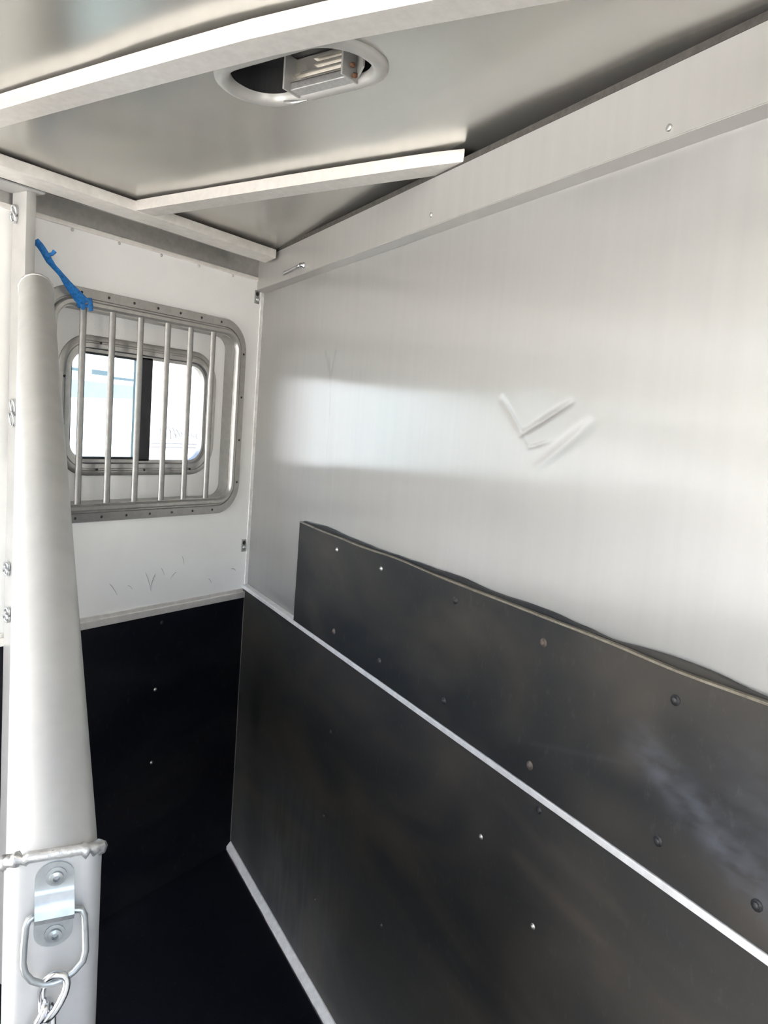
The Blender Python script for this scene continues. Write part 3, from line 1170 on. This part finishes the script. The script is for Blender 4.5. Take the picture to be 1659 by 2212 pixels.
def chain_link(c, long_axis, side, L=0.019, Wd=0.0098, r=0.0034, twist=0.7):
    bm = nb()
    la = Vector(long_axis).normalized()
    sd = (Vector(side) - la * Vector(side).dot(la)).normalized()
    nn = la.cross(sd)
    pts = []
    for k in range(28):
        a = k * 2 * math.pi / 28
        s = math.copysign(abs(math.cos(a)) ** 0.75, math.cos(a)) * L
        q = math.copysign(abs(math.sin(a)) ** 0.8, math.sin(a)) * Wd
        tw = twist * s / L
        pts.append(c + la * s + sd * (q * math.cos(tw)) + nn * (q * math.sin(tw)))
    tube(bm, pts, r, 8, False, True)
    return obj('chain_link', bm, MAT['chrome'], chain, True)


p = FP(0.003, 1.1135, 0.017)
axs = [(Vector((0, 0, -1)) + E * -0.35), (Vector((0, 0, -1)) + E * -0.15), (Vector((0, 0, -1)) + E * -0.5), Vector((0, 0, -1)) + E * -.12, Vector((0, 0, -1)), Vector((0, 0, -1)), Vector((0, 0, -1))]
for i, a in enumerate(axs):
    a = a.normalized()
    sd = (E * 0.75 + D * 0.65) if i % 2 == 0 else (E * 0.8 - D * 0.6)
    c = p + a * 0.0125
    chain_link(c, a, sd)
    p = c + a * 0.0125

# ================================================================= SMALL HARDWARE
# blue tie between hinge post and window guard
strap = empty('tie_strap', FL(0.80, 1.86, 0.04), 'bright blue webbing strap tied from the divider post to the window bars', 'strap')
bm = nb()
A0, B0 = FL(0.876, 1.990, 0.055), FL(0.712, 1.866, 0.022)
pts, ra, rb = [], [], []
for i in range(15):
    t = i / 14
    q = A0.lerp(B0, t)
    q += Vector((0, 0, -0.004 * math.sin(t * math.pi))) + Vector((0.002 * math.sin(t * 17), 0, 0.0015 * math.sin(t * 13)))
    pts.append(q)
    w = 0.0085 if t < 0.30 else (0.0065 if t < 0.5 else 0.0065 + 0.0110 * (t - 0.5) * 2)
    ra.append(w)
    rb.append(0.003 if t < .5 else 0.004)
tube(bm, pts, ra, 10, True, False, rb, (0.3, -0.6, 0.75))
obj('band', bm, MAT['blue'], strap, True, 50)
bm = nb()
q = A0.lerp(B0, 0.22)
tube(bm, [q, q + Vector((0.012, -0.004, 0.006)), q + Vector((0.017, -0.006, 0.014))], [0.005, 0.0045, 0.0055], 8)
lathe(bm, q, (B0 - A0), [(0, -0.010), (0.007, -0.006), (0.0085, 0), (0.007, 0.006), (0, 0.010)], 10)
obj('knot', bm, MAT['blue'], strap, True, 50)
bm = nb()
for du in (-0.011, 0.013):
    c = FL(0.702 + du, 1.855, 0.0)
    tube(bm, [c + Vector((-0.004, -0.020, 0.030)), c + Vector((0, -0.020, 0.006)), c + Vector((0.003, -0.018, -0.004))], [0.007, 0.0085, 0.006], 8, True, False, 0.004, (1, 0, 0))
ring = []
for k in range(20):
    a = k * 2 * math.pi / 20
    ring.append(FL(0.702, 1.862, 0.004) + Vector((math.cos(a) * 0.014, math.sin(a) * 0.012 - 0.001, 0.004 * math.cos(a))))
tube(bm, ring, 0.0045, 8, False, True)
obj('loop', bm, MAT['blue'], strap, True, 50)

# corner latches on the side wall
def corner_bolt(u, z, label):
    t = empty('corner_bolt', FL(u, z - 0.018, 0.0), label, 'bolt', 'bolts beside the corner')
    bm = nb()
    fbox(bm, FL, u - 0.011, u + 0.011, z - 0.024, z + 0.020, 0.0, 0.002, 0.0009)
    obj('plate', bm, MAT['frame'], t)
    bm = nb()
    lathe(bm, FL(u, z - 0.009, 0.002), (0, -1, 0), [(0.0085, 0), (0.0085, 0.004), (0.004, 0.0075), (0, 0.0075)], 10)
    obj('bolt_head', bm, MAT['chrome'], t, True, 40)
    bm = nb()
    lathe(bm, FL(u, z + 0.008, 0.002), (0, -1, 0), [(0.0075, 0), (0.0075, 0.001), (0.006, 0.002), (0, 0.002)], 10)
    obj('plug', bm, MAT['screw_dark'], t, True, 40)


corner_bolt(0.033, 2.008, 'small dark bolt plate high on the white wall just below the roof corner')
corner_bolt(0.030, 1.143, 'small dark bolt plate low on the white wall just above the rubber corner')

# bright pull hook on the header near the corner
hk = empty('wall_hook', FR(0.40, 2.040, 0.03), 'small shiny hook on the aluminium header beside the corner', 'hook')
bm = nb()
tube(bm, [FR(0.275, 2.045, 0.034), FR(0.30, 2.047, 0.040), FR(0.40, 2.049, 0.041), FR(0.428, 2.050, 0.040)], [0.002, 0.0042, 0.0042, 0.004], 8)
obj('shank', bm, MAT['chrome'], hk, True)
bm = nb()
lathe(bm, FR(0.438, 2.050, 0.030), NR, [(0.010, 0), (0.010, 0.003), (0.007, 0.006), (0.006, 0.014), (0, 0.016)], 12)
obj('stud', bm, MAT['chrome'], hk, True, 40)

# fittings on the hinge post
def ringset(u, z, off, label, name, sc=1.0):
    t = empty(name, FL(u, z - 0.03 * sc, off), label, 'latch')
    for k, (dz, r) in enumerate(((0.016, 0.010), (-0.016, 0.012))):
        bm = nb()
        pts = []
        for i in range(18):
            a = i * 2 * math.pi / 18
            pts.append(FL(u + math.cos(a) * r * 0.75 * sc, z + dz * sc + math.sin(a) * r * 1.25 * sc, off + 0.006 + 0.004 * math.cos(a)))
        tube(bm, pts, 0.0028 * sc, 8, False, True)
        obj('ring', bm, MAT['chrome'], t, True)
    bm = nb()
    fbox(bm, FL, u - 0.007 * sc, u + 0.007 * sc, z - 0.008 * sc, z + 0.008 * sc, off, off + 0.006, 0.001)
    obj('clip', bm, MAT['galv'], t)


def FXL(u, z, off=0.0):
    return FL(u, z, off)


# these sit on the rear-facing side of the hinge post
def postside(off, z, label, name='post_latch', tall=0.05):
    x = -0.9125
    t = empty(name, Vector((x, -off, z - tall / 2)), label, 'latch')
    for k in (0, 1):
        bm = nb()
        pts = []
        for i in range(18):
            a = i * 2 * math.pi / 18
            pts.append(Vector((x - 0.006 - 0.002 * k - 0.003 * math.sin(a), -off - math.cos(a) * 0.009, z + (0.25 - 0.5 * k) * tall + math.sin(a) * tall * 0.30)))
        tube(bm, pts, 0.0030, 8, False, True)
        obj('ring', bm, MAT['chrome'], t, True)
    bm = nb()
    fbox(bm, WF, x - 0.007, x, z - 0.006, z + 0.006, -off - 0.006, -off + 0.006, 0.001)
    obj('staple', bm, MAT['galv'], t)


postside(0.042, 1.562, 'chrome double-ring latch on the side of the divider hinge post', tall=0.060)
postside(0.030, 2.045, 'shiny ring latch at the very top of the divider hinge post', tall=0.036)
postside(0.030, 1.163, 'small ring latch low on the divider hinge post, upper of two', tall=0.030)
postside(0.036, 1.043, 'small ring latch low on the divider hinge post, lower of two', tall=0.034)

# ---------------------------------------------------------------- recessed dome light in the roof
lamp = empty('ceiling_light', Vector((LC.x, LC.y, roof(LC.y))), 'recessed oval roof light with a broken lens and exposed fitting', 'ceiling light')
bm = nb()
rring(bm, FC, LC.x - 0.086, LC.x + 0.086, LC.y - 0.158, LC.y + 0.158, 0.082,
      [(0.0, 0.0), (0.001, 0.004), (0.006, 0.0085), (0.014, 0.0115), (0.021, 0.0100), (0.025, 0.006), (0.027, 0.000), (0.028, -0.004)], 12)
obj('bezel', bm, MAT['bezel'], lamp, True, 50)
bm = nb()
loop = rrect(LC.x - 0.0655, LC.x + 0.0655, LC.y - 0.137, LC.y + 0.137, 0.06, 10)
cv0 = [bm.verts.new(FC(a, b, -0.050)) for a, b in loop]
cv1 = [bm.verts.new(FC(a, b, -0.003)) for a, b in loop]
bm.faces.new(cv0)
for k in range(len(loop)):
    bm.faces.new((cv0[k], cv0[(k + 1) % len(loop)], cv1[(k + 1) % len(loop)], cv1[k]))
tag(obj('cavity', bm, MAT['cavity'], lamp), 'dark hollow behind the missing lens')
# upright reflector plate at the far side of the recess, facing the stall
bm = nb()
fbox(bm, FC, LC.x + 0.047, LC.x + 0.058, LC.y - 0.070, LC.y + 0.052, -0.048, -0.004, 0.0015)
refl = obj('reflector', bm, MAT['reflector'], lamp)
for k in range(4):                     # stepped ribs of the reflector
    bm = nb()
    fbox(bm, FC, LC.x + 0.041 - 0.001 * k, LC.x + 0.047, LC.y - 0.068, LC.y + (0.050 if k < 2 else 0.005), -0.012 - 0.009 * k, -0.0085 - 0.009 * k, 0.0006)
    obj('rib', bm, MAT['reflector'], refl)
bm = nb()
fbox(bm, FC, LC.x + 0.036, LC.x + 0.060, LC.y - 0.070, LC.y + 0.052, -0.005, 0.008, 0.002)
tag(obj('socket_bar', bm, MAT['weld'], lamp), 'bright bar across the front of the fitting')
for yy_ in (0.050, -0.074):
    bm = nb()
    fbox(bm, FC, LC.x + 0.020, LC.x + 0.062, LC.y + yy_, LC.y + yy_ + 0.004, -0.048, 0.010, 0.001)
    obj('side_plate', bm, MAT['bezel'], lamp)
bm = nb()                              # slanted facet of lens left in the right half
hexa(bm, [FC(LC.x + 0.056, LC.y - 0.074, -0.048), FC(LC.x + 0.030, LC.y - 0.106, -0.048), FC(LC.x + 0.030, LC.y - 0.106, 0.000), FC(LC.x + 0.056, LC.y - 0.074, 0.004),
          FC(LC.x + 0.059, LC.y - 0.076, -0.048), FC(LC.x + 0.033, LC.y - 0.108, -0.048), FC(LC.x + 0.033, LC.y - 0.108, 0.000), FC(LC.x + 0.059, LC.y - 0.076, 0.004)])
obj('lens_fragment', bm, MAT['bezel'], lamp)
for (a, b, h) in ((0.050, -0.078, 0.002), (0.040, -0.080, -0.010)):
    bm = nb()
    lathe(bm, FC(LC.x + a, LC.y + b, h), (-1, 0, -0.3), [(0.0042, 0), (0.0042, 0.005), (0.0025, 0.007), (0, 0.007)], 10)
    obj('terminal_screw', bm, MAT['rust'], lamp, True, 40)
bm = nb()
tube(bm, [FC(LC.x + 0.060, LC.y + 0.085, 0.010), FC(LC.x + 0.066, LC.y + 0.062, 0.013), FC(LC.x + 0.070, LC.y + 0.040, 0.012)], [0.002, 0.004, 0.002], 8)
obj('lens_clip', bm, MAT['weld'], lamp, True)

# ================================================================= OUTSIDE
bm = nb()
quad(bm, (-60, -60, -0.5), (60, -60, -0.5), (60, 60, -0.5), (-60, 60, -0.5))
o = obj('ground', bm, MAT['ground'])
tag(o, 'pale sunlit ground outside the trailer', None, None, 'structure')

YT = 2.5
tr = empty('parked_trailer', (1.0, YT + 1.0, -0.5), 'white trailer parked outside, seen overexposed through the window', 'trailer')


def FT(u, z, off=0.0):
    return Vector((u, YT - off, z))


bm = nb()
fbox(bm, FT, -4.5, 6.0, -0.1, 2.3, -2.2, 0.0, 0.10)
obj('body', bm, MAT['outer'], tr, True, 30)
bm = nb()
hexa(bm, [FT(0.9, 1.63, 0.0), FT(1.42, 1.655, 0.0), FT(1.42, 1.74, 0.0), FT(0.9, 1.745, 0.0), FT(0.9, 1.63, 0.004), FT(1.42, 1.655, 0.004), FT(1.42, 1.74, 0.004), FT(0.9, 1.745, 0.004)])
tag(obj('stripe', bm, MAT['decal_pale'], tr), 'pale grey-blue stripe')
for (a, b, z0, z1) in ((1.08, 1.20, 1.79, 1.822), (1.24, 1.42, 1.772, 1.79), (0.6, 1.03, 1.80, 1.82)):
    bm = nb()
    fbox(bm, FT, a, b, z0, z1, 0.0, 0.004, 0.001)
    tag(obj('stripe', bm, MAT['decal_grey'], tr), 'short dark streak')
for z in (1.352, 1.325):
    bm = nb()
    fbox(bm, FT, 1.58, 2.03, z, z + 0.008, 0.0, 0.003, 0.001)
    tag(obj('pinstripe', bm, MAT['decal_grey'], tr), 'thin dark pinstripe')
bm = nb()
pts = []
for k in range(90):
    t = k / 89
    pts.append(FT(1.63 + 0.42 * t + 0.012 * math.sin(t * 55), 1.435 + (0.028 + 0.02 * math.sin(t * 7)) * math.sin(t * 60 + 0.8) - 0.01 * t, 0.003))
tube(bm, pts, 0.0035, 6)
tag(obj('script_marking', bm, MAT['decal_grey'], tr), 'faint illegible script lettering')
bm = nb()
lathe(bm, FT(1.40, 1.34, 0.06), (0, -1, 0), [(0, -0.02), (0.04, -0.01), (0.05, 0.02), (0.03, 0.05), (0, 0.06)], 14)
obj('marker_lamp', bm, MAT['decal_pale'], tr, True)
